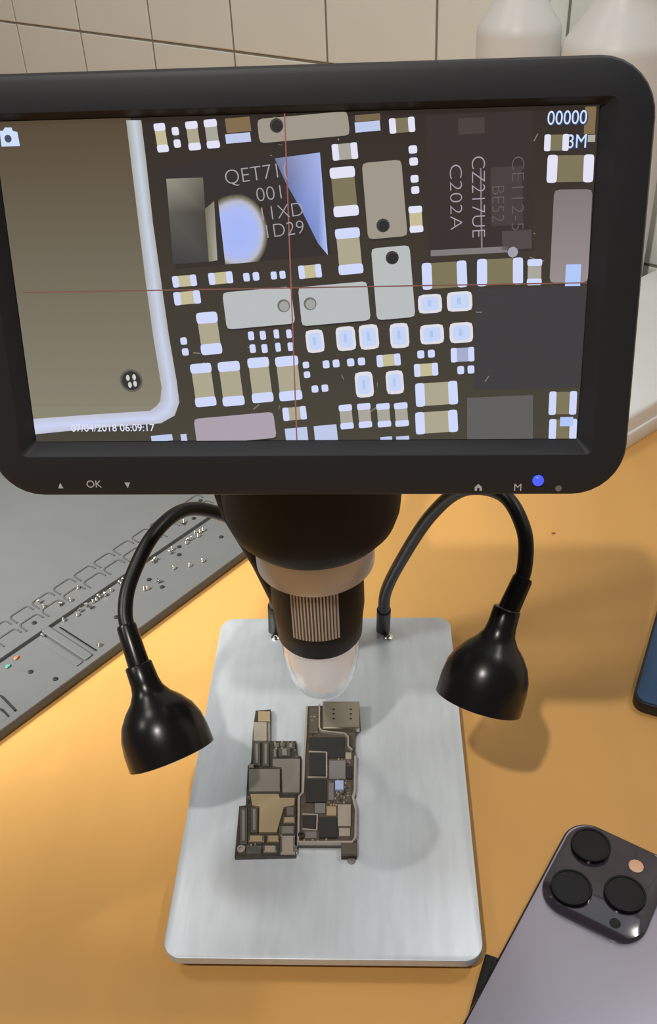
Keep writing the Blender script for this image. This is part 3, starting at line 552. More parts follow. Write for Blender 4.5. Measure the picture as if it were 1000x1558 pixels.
# board background: darker above, a little lighter and greener below
bgt, bgb = s3(50, 42, 37), s3(72, 68, 57)
for i in range(6):
    t0, t1 = i / 6, (i + 1) / 6
    y0, y1 = HY - 2 * HY * t0, HY - 2 * HY * t1
    mixc = lambda t: tuple(u + (v - u) * t for u, v in zip(bgt, bgb))
    patch([(-HX, y1), (HX, y1), (HX, y0), (-HX, y0)], [mixc(t1), mixc(t1), mixc(t0), mixc(t0)], 0)
Pd = D['P']
# metal shield panel on the left, in bands
ptop, pbot = s3(84, 70, 52), s3(138, 134, 116)
ys = [p[1] for p in Pd['panel']]
pc = [tuple(u + (v - u) * ((HY - p[1]) / (2 * HY)) ** 1.1 for u, v in zip(ptop, pbot)) for p in Pd['panel']]
pin = Pd['rail_in']


def xr_at(y):
    for a, q in zip(pin, pin[1:]):
        if min(a[1], q[1]) <= y <= max(a[1], q[1]) and abs(a[1] - q[1]) > 1e-6:
            return a[0] + (q[0] - a[0]) * (y - a[1]) / (q[1] - a[1])
    return pin[0][0]


ylow = Pd['rail_in'][-1][1]
yk = Pd['rail_in'][7][1]
for i in range(10):
    ya, yb = 42.9 + (yk - 42.9) * i / 10, 42.9 + (yk - 42.9) * (i + 1) / 10
    f = lambda y: tuple(u + (v - u) * max(0, min(1, (HY - y) / (2 * HY))) for u, v in zip(ptop, pbot))
    patch([(-HX, yb), (xr_at(yb) + 1.2, yb), (xr_at(ya) + 1.2, ya), (-HX, ya)], [f(yb), f(yb), f(ya), f(ya)], 1)
patch([(-HX, ylow)] + [pin[-2], pin[-3], pin[-4], (-HX, yk)], s3(136, 132, 114), 1)
ro, ri = Pd['rail_out'], Pd['rail_in']
for i in range(len(ro) - 1):
    t = i / (len(ro) - 1)
    edge = tuple(u + (v - u) * t for u, v in zip(s3(168, 165, 158), s3(196, 198, 215)))
    mid = tuple(u + (v - u) * t for u, v in zip(s3(196, 208, 220), s3(205, 212, 246)))
    m0, m1 = lerp(ri[i], ro[i], 0.55), lerp(ri[i + 1], ro[i + 1], 0.55)
    patch([ri[i], m0, m1, ri[i + 1]], [edge, mid, mid, edge], 2)
    patch([m0, ro[i], ro[i + 1], m1], [mid, edge, edge, mid], 2)
patch(circ(Pd['screw'], 3.3, 18), s3(98, 95, 86), 3)
patch(circ(Pd['screw'], 2.7, 18), s3(52, 50, 50), 4)
for dx, dy in ((-0.9, 0.8), (0.9, 1.0), (-0.5, -1.2), (1.0, -0.9)):
    patch(circ((Pd['screw'][0] + dx, Pd['screw'][1] + dy), 0.55, 8, 1.6), s3(205, 205, 200), 5)
FC = {'chip': s3(52, 46, 44), 'chip2': s3(56, 48, 45), 'area': s3(62, 60, 62), 'chip3': s3(96, 93, 93), 'white': s3(190, 200, 232), 'brown': s3(128, 108, 76), 'olive': s3(118, 104, 78), 'greyw': s3(172, 170, 160), 'icon': s3(176, 200, 250)}
for k, q in D['flats']:
    c = FC[k]
    zz = {'icon': 9, 'chip': 2, 'chip2': 2, 'area': 1}.get(k, 3)
    patch(q, c, zz)
# glare on the big chip
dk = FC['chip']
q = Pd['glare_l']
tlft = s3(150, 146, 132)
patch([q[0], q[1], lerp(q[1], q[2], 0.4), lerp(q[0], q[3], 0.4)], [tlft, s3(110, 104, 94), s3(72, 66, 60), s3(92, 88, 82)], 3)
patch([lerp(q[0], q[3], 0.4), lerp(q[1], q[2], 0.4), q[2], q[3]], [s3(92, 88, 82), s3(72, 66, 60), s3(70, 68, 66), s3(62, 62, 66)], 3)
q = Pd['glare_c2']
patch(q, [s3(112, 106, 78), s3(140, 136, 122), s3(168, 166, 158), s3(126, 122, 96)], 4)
def half(pts, cols, a, c):
    """keep the part of a coloured polygon on the right of the line a-c"""
    nx, ny = -(c[1] - a[1]), (c[0] - a[0])
    P = list(zip(pts, cols))
    out = []
    for i in range(len(P)):
        (p, pc_), (q_, qc_) = P[i - 1], P[i]
        dp = (p[0] - a[0]) * nx + (p[1] - a[1]) * ny
        dq = (q_[0] - a[0]) * nx + (q_[1] - a[1]) * ny
        if (dp >= 0) != (dq >= 0):
            t = dp / (dp - dq)
            out.append((lerp(p, q_, t), tuple(u + (v - u) * t for u, v in zip(pc_, qc_))))
        if dq >= 0:
            out.append((q_, qc_))
    return [p for p, _ in out], [c_ for _, c_ in out]


gc = Pd['gl_c']
qch = [q for k, q in D['flats'] if k == 'chip'][0]
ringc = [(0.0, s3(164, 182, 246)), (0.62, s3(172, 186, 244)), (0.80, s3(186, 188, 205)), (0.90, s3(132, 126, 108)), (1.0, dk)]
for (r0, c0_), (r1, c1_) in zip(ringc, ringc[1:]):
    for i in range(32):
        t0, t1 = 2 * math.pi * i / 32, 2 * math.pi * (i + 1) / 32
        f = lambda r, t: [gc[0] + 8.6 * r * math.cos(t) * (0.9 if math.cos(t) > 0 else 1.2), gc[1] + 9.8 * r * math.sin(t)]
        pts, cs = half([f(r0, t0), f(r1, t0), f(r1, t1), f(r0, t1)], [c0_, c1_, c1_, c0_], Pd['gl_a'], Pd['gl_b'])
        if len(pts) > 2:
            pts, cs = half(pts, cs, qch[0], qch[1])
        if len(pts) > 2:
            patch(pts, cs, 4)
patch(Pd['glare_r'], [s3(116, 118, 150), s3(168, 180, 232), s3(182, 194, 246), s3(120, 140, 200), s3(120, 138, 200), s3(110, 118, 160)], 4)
# long scratches of the right chip
for k_, q in enumerate(D['flats']):
    pass
qc = [q for k, q in D['flats'] if k == 'chip2'][0]
for u0, v0, u1, v1, c in ((0.02, 0.0, 0.75, 0.045, (128, 122, 122)), (0.50, 0.0, 0.515, 0.62, (132, 126, 132)), (0.70, 0.02, 0.98, 0.16, (80, 72, 70)), (0.6, 0.2, 0.9, 0.62, (70, 62, 60)), (0.3, 0.86, 0.55, 0.97, (72, 64, 60))):
    patch(sub(qc, u0, v0, u1, v1), s3(*c), 3)
patch(circ(sub(qc, 0.8, 0.0, 0.8, 0)[0], 1.4, 8), s3(160, 160, 172), 4)
SHC = {'S': (s3(172, 170, 160), s3(184, 188, 188)), 'P': (s3(128, 119, 119), s3(150, 140, 140)), 'K': (s3(165, 152, 162), s3(172, 160, 172))}
for k, q, h, dark in D['sh']:
    a, c = SHC[k]
    if k == 'S' and q[3][1] > 25:
        a = c = s3(158, 150, 136)
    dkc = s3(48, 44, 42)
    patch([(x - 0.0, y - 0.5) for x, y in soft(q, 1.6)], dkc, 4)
    sp = soft(q, 1.3)
    patch(sp, c if k != 'P' else [a if i > 5 else c for i in range(12)], 5)
    if h:
        patch(circ(h, 1.75, 16), s3(112, 110, 104) if not dark else s3(66, 64, 62), 6)
        patch(circ((h[0] + 0.12, h[1] - 0.12), 1.35, 16), s3(44, 42, 42) if dark else (c if h[0] > -10 and h[0] < -8 else s3(160, 162, 158)), 7)
for d_, bc, q in D['caps']:
    body = BODY[bc]
    ends = WHT if q[0][1] < 10 else WH2
    if bc == 'd':
        patch(sub(q, 0.1, 0.1, 0.9, 0.9), s3(62, 62, 66), 4)
        f0 = 0.40
    else:
        patch(sub(q, 0.04, 0.02, 0.96, 0.98), body, 4)
        f0 = 0.26 if (abs(q[1][0] - q[0][0]) + abs(q[3][1] - q[0][1])) < 18 else 0.22
    aa = (sub(q, 0, 0, 1, f0), sub(q, 0, 1 - f0, 1, 1)) if d_ == 'v' else (sub(q, 0, 0, f0, 1), sub(q, 1 - f0, 0, 1, 1))
    for e in aa:
        kx = min((Vector(e[1]) - Vector(e[0])).length, (Vector(e[3]) - Vector(e[0])).length)
        patch(soft(e, kx * 0.3), ends, 5)
    if bc in ('t', 'o', 'y', 'g'):
        # faint darker joint where the metal ends meet the ceramic
        pass
for q in D['pads']:
    patch(soft(q, 1.4), s3(222, 220, 228), 4)
    patch(soft(sub(q, 0.14, 0.14, 0.86, 0.86), 1.0), s3(198, 212, 246), 5)
    patch(sub(q, 0.4, 0.35, 0.55, 0.7), s3(176, 198, 232), 6)
random.seed(4)
for i in range(46):
    x, y = random.uniform(-30, 72), random.uniform(-42, 42)
    if 30 < x < 60 and y > 0:
        continue
    a = random.uniform(0, 3.14)
    l, wd = random.uniform(0.5, 1.2), 0.14
    dx, dy = math.cos(a) * l, math.sin(a) * l
    patch([(x - dx - dy * wd, y - dy + dx * wd), (x + dx - dy * wd, y + dy + dx * wd), (x + dx + dy * wd, y + dy - dx * wd), (x - dx + dy * wd, y - dy - dx * wd)], s3(132, 124, 112), 1.6)
patch(Pd['cross_v'], s3(150, 92, 92), 10)
patch(Pd['cross_h'], s3(124, 84, 76), 10)
patch([(x, y) for x, y in Pd['cam']], s3(205, 222, 250), 10)
patch(circ(Pd['camhole'], 0.95, 12), s3(70, 78, 96), 11)
pme = bpy.data.meshes.new('screen_picture')
pme.from_pydata(PV, [], PF)
ca = pme.color_attributes.new('Col', 'FLOAT_COLOR', 'POINT')
for i, c in enumerate(PC):
    ca.data[i].color = (c[0], c[1], c[2], 1)
pic = link('screen_picture', pme, pm, disp)
pic['label'] = 'lit screen showing a magnified circuit board'


def emat(name, c):
    return mat(name, (0.01, 0.01, 0.01, 1), 0.4, emit=srgb(*c), estr=1.0)


M['t_white'] = emat('screen_text_white', (205, 226, 255))
M['t_grey'] = emat('screen_text_grey', (162, 158, 164))
M['t_dim'] = emat('screen_text_dim', (98, 90, 88))
M['t_date'] = emat('screen_text_date', (222, 226, 250))
M['t_dark'] = emat('screen_text_shadow', (44, 60, 100))


def scr_text(body, key, size, m, rz=0, sx=1.0, z=0.36, bold=-0.09, off=(0, 0), name='screen_text'):
    o = link(name, text_mesh(body, size, name, sx, bold), m, disp)
    x, y = D['txt'][key]
    o.location = ((x + off[0]) * MM, (y + off[1]) * MM, z * MM)
    o.rotation_euler = (0, 0, R(rz))
    return o


scr_text('QET71(', 'qet', 5.2, 't_grey', 6, 1.0)
scr_text('001', 't001', 5.0, 't_grey', 6, 1.05)
scr_text('11XD', 't11xd', 5.0, 't_grey', 6, 1.0)
scr_text('1D29', 't1029', 5.0, 't_grey', 6, 1.0)
scr_text('00000', 'cnt', 4.6, 't_dark', 0, 0.86, 0.34, 0.0, (0.35, -0.3))
scr_text('00000', 'cnt', 4.6, 't_white', 0, 0.86, 0.37, 0.0)
scr_text('3M', 'm3', 4.6, 't_dark', 0, 0.86, 0.34, 0.0, (0.35, -0.3))
scr_text('3M', 'm3', 4.6, 't_white', 0, 0.86, 0.37, 0.0)
scr_text('07/04/2018 06:09:17', 'date', 3.0, 't_date', 0, 0.98, 0.37, 0.02)
scr_text('C202A', 'c20', 4.6, 't_grey', -88, 1.25)
scr_text('CZ217UE', 'cz', 5.0, 't_grey', -88, 1.0)
scr_text('BE52', 'be', 4.6, 't_dim', -88, 1.0)
scr_text('CE112-5', 'ce', 4.6, 't_dim', -88, 1.15)

# ---- printed key legends and the power light on the bezel
T2 = D['txt2']


def legend(me, key, m, z=3.06, name='key_legend'):
    o = link(name, me, m, disp)
    o.location = (T2[key][0] * MM, T2[key][1] * MM, z * MM)
    return o


legend(text_mesh('OK', 3.1, 'key_legend', 1.0, 0.0), 'ok', 'legend')
legend(text_mesh('M', 3.1, 'key_legend', 1.0, 0.0), 'M', 'legend')
for key, pts in (('up', [(-0.75, -0.8), (0.85, -0.8), (0.05, 0.9)]), ('dn', [(-0.8, 0.8), (0.05, -0.9), (0.85, 0.8)])):
    legend(bm_mesh(loft([[(x, y, 0) for x, y in pts], [(x, y, 0.04) for x, y in pts]]), 'key_legend'), key, 'legend')
house = [(-1.0, -0.9), (-0.35, -0.9), (-0.35, -0.1), (0.35, -0.1), (0.35, -0.9), (1.0, -0.9), (1.0, 0.2), (0, 1.1), (-1.0, 0.2)]
legend(bm_mesh(loft([[(x, y, 0) for x, y in house], [(x, y, 0.04) for x, y in house]]), 'key_legend'), 'gear', 'legend')
legend(lathe([(0.9, 0), (0.9, 0.05)], 16, None, 'key_legend'), 'dot', 'legend_d')
o = link('power_light', lathe([(1.6, -0.2), (1.6, 0.3), (1.3, 0.8), (0.6, 1.0)], 20, None, 'power_light'), 'led_blue', disp, 50)
o.location = (T2['led'][0] * MM, T2['led'][1] * MM, 3.0 * MM)
o['label'] = 'glowing blue power light'


# ---- gooseneck lamps, rooted in the base plate
def lamp(path, joint, rim, label):
    P = spline(path, 8)
    neck = link('gooseneck_lamp', tube(P, 3.05, 18, 'gooseneck'), 'rubber', mic, 50)
    neck['label'] = label
    link('root_sleeve', tube([Vector(path[0]) + (P[9] - Vector(path[0])) * t for t in (-0.03, 0.5, 0.97, 1.0)], lambda t: 3.7 if t < 0.9 else 3.1, 20, 'root_sleeve'), 'rubber', neck, 40)
    j, rm = Vector(joint), Vector(rim)
    d = (rm - j)
    L = d.length
    d.normalize()
    up0 = Vector(path[-3]) if len(path) > 3 else P[-5]
    a = Vector(path[-1])
    dd = (j - a)
    link('upper_sleeve', lathe([(3.6, -dd.length - 6), (4.0, -dd.length - 5), (4.4, -2), (4.2, 0)], 24, (j, dd), 'upper_sleeve'), 'satin', neck, 40)
    link('lamp_head', lathe([(4.9, -5.5), (5.4, -5), (5.7, 2), (6.3, 5), (8.2, 8.2), (11.6, 11.6), (14.6, 15.8), (16.4, 20.5), (17.2, 26), (17.3, L), (16.4, L + 0.3), (15.5, L - 4), (6, L - 12)], 48, (j, d), 'lamp_head'), 'satin', neck, 50)
    link('lamp_lens', lathe([(15.3, L - 3.8), (12, L - 3.0), (4, L - 2.6)], 32, (j, d), 'lamp_lens'), 'bottle', neck, 50)
    return neck


lamp([(25.8, 184, 11.8), (26.2, 178, 30), (27.6, 174, 48), (35.2, 166, 74.6), (47.2, 152, 110.1), (59.8, 138, 133.9), (73.9, 122, 142.4), (81.0, 108, 135.4), (81.0, 98, 125.2), (77.6, 91, 117.9)],
     (72.1, 84, 108.6), (62.4, 68, 80.5), 'gooseneck lamp arching to the right side')
lamp([(-32.1, 184, 12.3), (-30.5, 179, 32), (-28, 170, 62), (-31.5, 160, 92), (-42.5, 149, 113), (-57.9, 136, 127), (-68.8, 118, 127.7), (-76.3, 100, 118.8), (-77.6, 88, 111.4), (-74.6, 79, 105)],
     (-69.3, 68.5, 94.5), (-58.0, 50, 69.9), 'gooseneck lamp arching to the left side')


# ------------------------------------------------------------------ circuit boards on the plate
def quad_part(q, z0, z1, m, parent, name, bev=0.12):
    return link(name, prism([tuple(p) for p in q], z0, z1, bev, name), m, parent)


KN = {'chip': 'chip', 'tan': 'shield_can', 'led': 'pale_chip', 'grey': 'chip', 'gold': 'gold_contact', 'brown': 'flex_contact', 'silver': 'solder_contact', 'conn': 'connector', 'dgrey': 'shield_can'}
KM = {'led': 'chipblue', 'silver': 'screw'}
rb = D['RB']
brd = thing('circuit_board', 'dark framed phone circuit board with silver card reader, right of the two boards', 'circuit board', (0, 0, ZP))
Z = lambda z: z - ZP
link('board', prism([tuple(p) for p in rb['out']], 0.02, Z(14.6), 0.2, 'board'), 'pcb_brown', brd)
for k, path in enumerate(rb['rim']):
    link('frame_rim', strip(path, 0.75 if k else 1.0, Z(14.2), Z(16.2) if k < 2 else Z(15.9), 'frame_rim'), 'rim', brd)
for k, q in rb['chips']:
    h = {'chip': 15.4 + 0.05 * (len(brd.children) % 5), 'led': 15.9, 'tan': 15.7, 'grey': 15.2, 'brown': 15.0, 'gold': 15.3}[k]
    quad_part(q, Z(14.4), Z(h), KM.get(k, k), brd, KN[k])
sim = link('card_reader', prism([tuple(p) for p in rb['sim']], Z(14.4), Z(17.4), 0.5, 'card_reader'), 'sim', brd)
for p in rb['dots']:
    link('reader_hole', lathe([(0.55, Z(17.2)), (0.55, Z(17.46))], 10, ((p[0], p[1], 0), (0, 0, 1)), 'reader_hole'), 'hole', sim)
# small soldered components between the larger chips
random.seed(21)
sm = {}
for mk in ('grey', 'screw', 'gold', 'tan', 'chip', 'conn'):
    sm[mk] = prism([(-0.5, -0.32), (0.5, -0.32), (0.5, 0.32), (-0.5, 0.32)], 0, 0.55, 0.08, 'small_component')
    sm[mk].materials.append(M[mk])


def inside(x, y, poly_):
    c = False
    for (x0, y0), (x1, y1) in zip(poly_, poly_[1:] + poly_[:1]):
        if (y0 > y) != (y1 > y) and x < (x1 - x0) * (y - y0) / (y1 - y0) + x0:
            c = not c
    return c


def scatter(parent, boxes, z, avoid, outline):
    for x0, y0, x1, y1, n in boxes:
        k = 0
        for _ in range(n * 12):
            x, y = random.uniform(x0, x1), random.uniform(y0, y1)
            if not all(inside(x + dx, y + dy, outline) for dx in (-0.9, 0.9) for dy in (-0.9, 0.9)):
                continue
            if any(min(p[0] for p in q) - 0.5 < x < max(p[0] for p in q) + 0.5 and min(p[1] for p in q) - 0.5 < y < max(p[1] for p in q) + 0.5 for q in avoid):
                continue
            if any((x - a) ** 2 + (y - c) ** 2 < 1.3 for a, c in done):
                continue
            done.append((x, y))
            o = link('small_component', sm[random.choice(list(sm))], None, parent)
            o.location = (x * MM, y * MM, z * MM)
            o.rotation_euler = (0, 0, random.choice((0, math.pi / 2)))
            k += 1
            if k >= n:
                break


done = []
scatter(brd, ((-1.5, 56, 9.5, 98, 46), (-10, 50, 1, 62, 8), (-9.5, 108, -4.5, 124, 8)), Z(14.55), [q for k, q in rb['chips'] if k != 'brown'] + [rb['sim']], rb['out'])
p = rb['hole']
link('screw_hole', lathe([(1.5, Z(14.4)), (1.5, Z(16.2)), (1.0, Z(16.2)), (0.95, Z(14.9))], 16, ((p[0], p[1], 0), (0, 0, 1)), 'screw_hole'), 'pcb', brd)
quad_part(rb['tab'], 0.05, Z(16.0), 'brown', brd, 'board_tab')
p = rb['drop']
link('flex_tab', lathe([(1.7, 0.02), (1.7, 0.5), (1.2, 0.8)], 14, ((p[0], p[1], 0), (0, 0, 1)), 'flex_tab'), 'grey', brd, 40)

lb = D['LB']
brd2 = thing('circuit_board', 'gold and grey shielded phone circuit board, left of the two boards', 'circuit board', (0, 0, ZP))
link('board', prism([tuple(p) for p in lb['out']], 0.02, Z(14.0), 0.15, 'board'), 'pcb', brd2)
for k, q in lb['chips']:
    h = {'gold': 15.0, 'tan': 15.3, 'silver': 14.9, 'conn': 14.9, 'dgrey': 15.1}[k]
    q_ = q
    pt = quad_part(q_, Z(13.9), Z(h), KM.get(k, k), brd2, KN[k])
    if k in ('gold', 'dgrey', 'tan') and q[0][1] < 66 and abs(q[1][0] - q[0][0]) > 4:
        for u in (0.0, 0.88):
            link('metal_end', prism([tuple(p) for p in sub(q, u, 0.05, u + 0.12, 0.95)], Z(14.5), Z(h + 0.12), 0.05, 'metal_end'), 'screw', pt)
    if k == 'conn':
        # pin rows of the connector as a raised lighter core
        c0 = sub([q[0], q[1], q[2], q[3]], 0.3, 0.08, 0.7, 0.92)
        link('pin_row', prism([tuple(p) for p in c0], Z(14.8), Z(15.15), 0.05, 'pin_row'), 'dgrey', pt)
scatter(brd2, ((-27, 99, -14, 108, 10), (-40, 44, -14, 78, 26)), Z(13.95), [q for k, q in lb['chips']] + [lb['goldsh'], lb['ell']], lb['out'])
link('shield_can', prism([tuple(p) for p in lb['ell']], Z(13.9), Z(15.4), 0.15, 'shield_can'), 'dgrey', brd2)
link('shield_can', prism([tuple(p) for p in lb['goldsh']], Z(13.9), Z(15.2), 0.15, 'shield_can'), 'gold', brd2)
p = lb['ring']
link('screw_ring', lathe([(1.7, Z(13.9)), (1.7, Z(15)), (1.0, Z(15)), (0.95, Z(14.2))], 16, ((p[0], p[1], 0), (0, 0, 1)), 'screw_ring'), 'rim', brd2, 40)
p = lb['bead']
link('solder_bead', lathe([(1.0, Z(13.9)), (1.0, Z(15.4)), (0.5, Z(15.9))], 12, ((p[0], p[1], 0), (0, 0, 1)), 'solder_bead'), 'brown', brd2, 50)

# ------------------------------------------------------------------ laptop case
lp = D['LP']
lap = thing('laptop_case', 'grey metal laptop case without keys, with small screws strewn on it', 'laptop', (lp['A'][0], lp['A'][1], 0), lp['ang'])
LT = 7.0
U0, U1, V1 = -95.0, 218.0, 205.0
link('case_body', slab(U0, 0, U1, V1, 0.0, LT - 2.5, 10, 0.6, 6, 'case_body', 1.2), 'laptop_d', lap, 35)
# top plate made of the ledges that stay raised around the two sunken wells
WY1 = 42.5


def lslab(u0, v0, u1, v1, z0, z1, name, m='laptop', bev=0.3):
    return link(name, slab(u0, v0, u1, v1, z0, z1, 0.8, bev, 2, name), m, lap)


lslab(U0 + 0.8, WY1, U1 - 0.8, V1 - 0.8, LT - 2.7, LT, 'deck_panel')
lslab(U0 + 0.8, 0.7, U1 - 0.8, 4.8, LT - 2.7, LT - 0.9, 'front_ledge')
lslab(57.6, 4.6, 62.6, WY1 + 0.2, LT - 2.7, LT - 0.1, 'well_divider')
lslab(66.0, 7.0, 67.0, 38.0, LT - 2.6, LT - 1.4, 'well_rib', 'laptop_d', 0.1)
lslab(52.6, 6.0, 56.6, 40.5, LT - 2.6, LT - 1.5, 'well_rib', 'laptop', 0.1)
lslab(62.7, 5.0, U1 - 1.2, WY1 - 0.1, LT - 2.6, LT - 2.2, 'well_floor', 'laptop', 0.1)
lslab(9, 5.0, 57.4, WY1 - 0.1, LT - 2.6, LT - 2.2, 'well_floor', 'laptop', 0.1)
lslab(U0 + 1.2, 5.0, 8.6, WY1 - 0.1, LT - 2.6, LT - 1.2, 'well_floor', 'laptop', 0.1)
# raised rounded key frames, open towards the front edge
def keyframe(u, v):
    wd, h = 12.6, 7.6
    pts = [(u, v - h)] + [(u, v - 2.0)] + [(u + 0.6, v - 0.6), (u + 2.0, v)] + [(u + wd - 2.0, v), (u + wd - 0.6, v - 0.6), (u + wd, v - 2.0), (u + wd, v - h * 0.75)]
    o = link('key_frame', strip(pts, 0.95, LT - 0.05, LT + 0.4, 'key_frame'), 'laptop_d', lap)


for k in range(-8, 10):
    keyframe(53.2 + 15.15 * k, 66.0)
    if 52.3 + 15.15 * k < 200:
        keyframe(52.4 + 15.15 * k, 56.0)
# grooves at the lower left
for a, c in ((lp['slot'][0], lp['slot'][1]), (lp['slot'][2], lp['slot'][3])):
    link('groove', strip([a, c], 0.7, LT - 2.4, LT - 1.05, 'groove'), 'hole', lap)
for p in lp['holes']:
    top = LT - 2.2 if p[1] < WY1 else LT
    link('rubber_plug', lathe([(1.35, top - 0.2), (1.35, top + 0.5), (0.9, top + 0.8)], 12, ((p[0], p[1], 0), (0, 0, 1)), 'rubber_plug'), 'hole', lap, 40)

# loose screws on the case, each its own thing
head = lathe([(0.3, -1.6), (0.6, -1.3), (0.6, 0), (1.4, 0), (1.4, 0.5), (1.0, 0.85), (0.4, 0.85), (0.3, 0.5)], 12, None, 'screw_mesh')
head.materials.append(M['screw'])
for p_ in head.polygons:
    p_.use_smooth = True
head.set_sharp_from_angle(angle=R(35))
ca_, sa_ = math.cos(lp['ang']), math.sin(lp['ang'])
random.seed(11)


def on_lap(p):
    return (lp['A'][0] + ca_ * p[0] - sa_ * p[1], lp['A'][1] + sa_ * p[0] + ca_ * p[1])


strewn, keyed = [], []
for i, p in enumerate(lp['screws']):
    o = link('screw', head)
    well = p[1] < WY1 - 1
    x, y = on_lap(p)
    top = (LT - 2.2 if well else LT)
    if 35 < p[1] < 45 and not well:
        top = LT
    tilt_ = random.choice((0, 0, 1))
    if tilt_:
        o.rotation_euler = (R(78), 0, random.uniform(0, 6.28))
        o.location = (x * MM, y * MM, (top + 1.4) * MM)
    else:
        o.rotation_euler = (math.pi, 0, random.uniform(0, 6.28))
        o.location = (x * MM, y * MM, (top + 0.86) * MM)
    if well and p[1] > 34:
        tag(o, 'tiny silver screw in the row along the sunken edge of the grey laptop case', 'screw', 'screws along the laptop well edge')
    elif well:
        strewn.append((p[0], o))
    else:
        keyed.append((p[0], o))
ORD = ('first', 'second', 'third', 'fourth', 'fifth', 'sixth', 'seventh', 'eighth', 'ninth', 'tenth')
for k, (u, o) in enumerate(sorted(strewn, key=lambda t: t[0])):
    tag(o, ORD[k] + ' from the left of the loose silver screws in the laptop case strip', 'screw', 'screws strewn in the laptop well')
for k, (u, o) in enumerate(sorted(keyed, key=lambda t: t[0])):
    tag(o, ORD[k] + ' from the left of the silver screws among the laptop key frames', 'screw', 'screws among the key frames')
for key, m, lab in (('orange', 'orange', 'small orange plastic bit lying in the left well of the laptop case'), ('teal', 'teal', 'small teal plastic bit lying beside the orange bit on the laptop case')):
    x, y = on_lap(lp[key])
    bm = bmesh.new()
    bmesh.ops.create_icosphere(bm, subdivisions=2, radius=1.1 * MM)
    for v in bm.verts:
        v.co.z *= 0.5
        v.co.x *= 1.5
        v.co += Vector((random.uniform(-.2, .2), random.uniform(-.2, .2), random.uniform(-.1, .1))) * MM
    o = link('plastic_bit', bm_mesh(bm, 'plastic_bit'), m, None)
    o.location = (x * MM, y * MM, (LT - 2.2 + 0.55) * MM)
    o.rotation_euler = (0, 0, 1.0)
    tag(o, lab, 'scrap')

# ------------------------------------------------------------------ purple phone, face down
pa = R(58.5)     # direction of its long left edge towards the top
pd = Vector((math.cos(pa), math.sin(pa), 0))
pr_ = Vector((math.sin(pa), -math.cos(pa), 0))   # towards its right side
top_left = Vector((107.6, 69.2, 0))              # outer corner before rounding
PWD, PHT, PTH = 77.6, 160.7, 7.9
org = top_left - pd * PHT
ph = thing('smartphone', 'purple smartphone lying face down with three camera lenses', 'phone', (org.x, org.y, 0), pa - math.pi / 2)
fr = link('side_frame', slab(0, 0, PWD, PHT, 0.0, PTH, 11.5, 1.1, 10, 'side_frame', 1.1), 'purple_frame', ph, 30)
link('back_glass', slab(1.0, 1.0, PWD - 1.0, PHT - 1.0, PTH - 0.2, PTH + 0.12, 10.6, 0.1, 10, 'back_glass'), 'purple', ph, 30)
bx0, by1, bsx, bsy = 1.7, PHT - 1.7, 42.8, 45.8
pl = link('camera_plateau', slab(bx0, by1 - bsy, bx0 + bsx, by1, PTH - 0.1, PTH + 2.0, 11.5, 1.0, 10, 'camera_plateau'), 'plateau', ph, 40)


def cl(uu, vv, rr):
    o_ = ((bx0 + uu, by1 - vv, 0), (0, 0, 1))
    z = PTH + 1.9
    l_ = link('camera_lens', lathe([(rr, z), (rr, z + 1.5), (rr - 0.25, z + 1.9), (rr - 1.0, z + 1.9), (rr - 1.1, z + 1.5), (0.2, z + 1.5)], 40, o_, 'camera_lens'), 'lens_ring', pl, 30)
    link('lens_glass', lathe([(rr - 1.2, z + 1.45), (rr - 1.2, z + 1.6), (rr * 0.55, z + 1.62), (0.2, z + 1.62)], 32, o_, 'lens_glass'), 'lens_glass', pl, 30)


cl(10.6, 11.2, 8.3)
cl(11.2, 34.0, 8.3)
cl(30.4, 25.4, 8.3)
link('flash', lathe([(3.0, PTH + 1.9), (3.0, PTH + 2.25), (2.6, PTH + 2.35)], 24, ((bx0 + 29.8, by1 - 10.2, 0), (0, 0, 1)), 'flash'), 'flash', pl, 40)
link('sensor_window', lathe([(2.2, PTH + 1.9), (2.2, PTH + 2.08)], 20, ((bx0 + 31.4, by1 - 39.0, 0), (0, 0, 1)), 'sensor_window'), 'lens_glass', pl, 40)
for v in (88, 102):
    link('volume_button', slab(PWD - 0.1, v, PWD + 0.5, v + 10, 2.8, 5.1, 0.3, 0.2, 2, 'volume_button'), 'purple_frame', fr)

# black strip beside the phone
bdir = Vector((0.345, 0.939, 0))
o = thing('plastic_strip', 'flat black plastic strip lying along the left edge of the purple phone', 'strip', (47.6, -35.5, 0), math.atan2(bdir.y, bdir.x) - math.pi / 2)
link('strip_body', slab(0, -70, 5.0, 46.2, 0, 4.0, 0.8, 0.5, 3, 'strip_body'), 'rubber', o, 40)
link('strip_lip', slab(3.2, -69, 4.9, 45.4, 3.8, 4.6, 0.5, 0.3, 3, 'strip_lip'), 'rubber', o, 40)

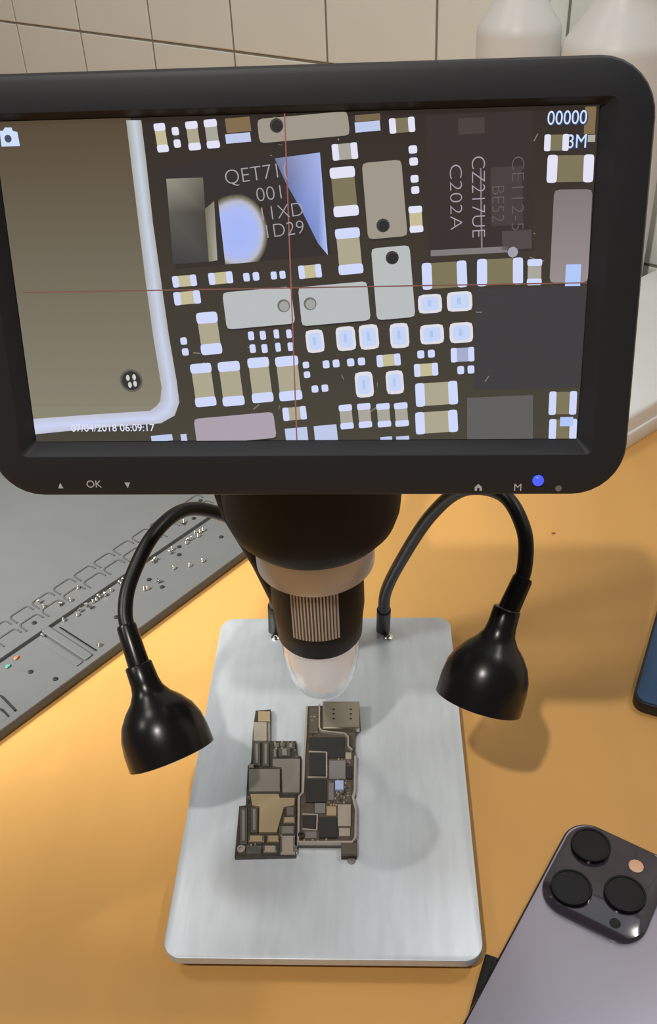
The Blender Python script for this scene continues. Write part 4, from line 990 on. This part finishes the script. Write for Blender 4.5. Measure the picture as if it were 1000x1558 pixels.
# ------------------------------------------------------------------ dark blue case at the right edge
ba = R(67)
bl = thing('tablet', 'dark blue flat case with black edge at the right of the desk', 'case', (147.4, 137.4, 0), ba - math.pi / 2)
link('case_edge', slab(0, 0, 120, 180, 0, 6.5, 7, 1.0, 6, 'case_edge', 1.0), 'rubber', bl, 40)
link('case_cover', slab(1.2, 1.2, 118.8, 178.8, 6.3, 7.4, 6.4, 0.5, 6, 'case_cover'), 'blue', bl, 40)

# ------------------------------------------------------------------ white box behind the display
wa = R(42.5)
wb = thing('plastic_box', 'white plastic box with a sloping lid by the tiled wall', 'box', (197.8, 378.6, 0), wa)
link('box_base', slab(-45, 0, 190, 98.5, 0, 12, 8, 0.8, 6, 'box_base', 0.8), 'white', wb, 40)
L0 = rrect(-43.5, 1.6, 188.5, 97.0, 7, 6)
zt = lambda y: 24 + (y / 97.0) * 33
lo = [[(x, y, 11.8) for x, y in L0], [(x, y, zt(y) - 2) for x, y in L0], [(x, y, zt(y) - 0.6) for x, y in inset(L0, 0.6)], [(x, y, zt(y)) for x, y in inset(L0, 2)]]
link('box_lid', bm_mesh(loft(lo), 'box_lid'), 'white', wb, 40)


# ------------------------------------------------------------------ two bottles by the wall
def bottle(x, y, r, hs, label, ht):
    t = thing('bottle', label, 'bottle', (x, y, 0), 0, 'white bottles by the wall')
    link('bottle_body', lathe([(r - 4, 0), (r - 1, 1), (r, 4), (r, hs - 6), (r - 0.6, hs - 2), (r - 3, hs + 2), (r * 0.62, hs + r * 0.48), (r * 0.45, hs + r * 0.72), (r * 0.38, hs + r * 0.95), (r * 0.36, ht)], 48, None, 'bottle_body'), 'bottle', t, 40)
    link('bottle_cap', lathe([(r * 0.44, ht - 2), (r * 0.46, ht), (r * 0.46, ht + 18), (r * 0.40, ht + 20)], 32, None, 'bottle_cap'), 'white', t, 40)


bottle(137.5, 627, 32.5, 230, 'slimmer white bottle standing left, at the tiled wall behind the display', 278)
bottle(203, 574, 40.5, 226, 'wider white bottle standing right, at the tiled wall behind the display corner', 284)

# crumb on the desk
bm = bmesh.new()
bmesh.ops.create_icosphere(bm, subdivisions=1, radius=1.0 * MM)
for v in bm.verts:
    v.co.z *= 0.5
    v.co.x *= 1.3 + random.uniform(-.2, .2)
o = link('crumb', bm_mesh(bm, 'crumb'), 'speck')
o.location = (0.13201, 0.28227, 0.0004)
tag(o, 'tiny brown crumb on the desk behind the right lamp', 'crumb')
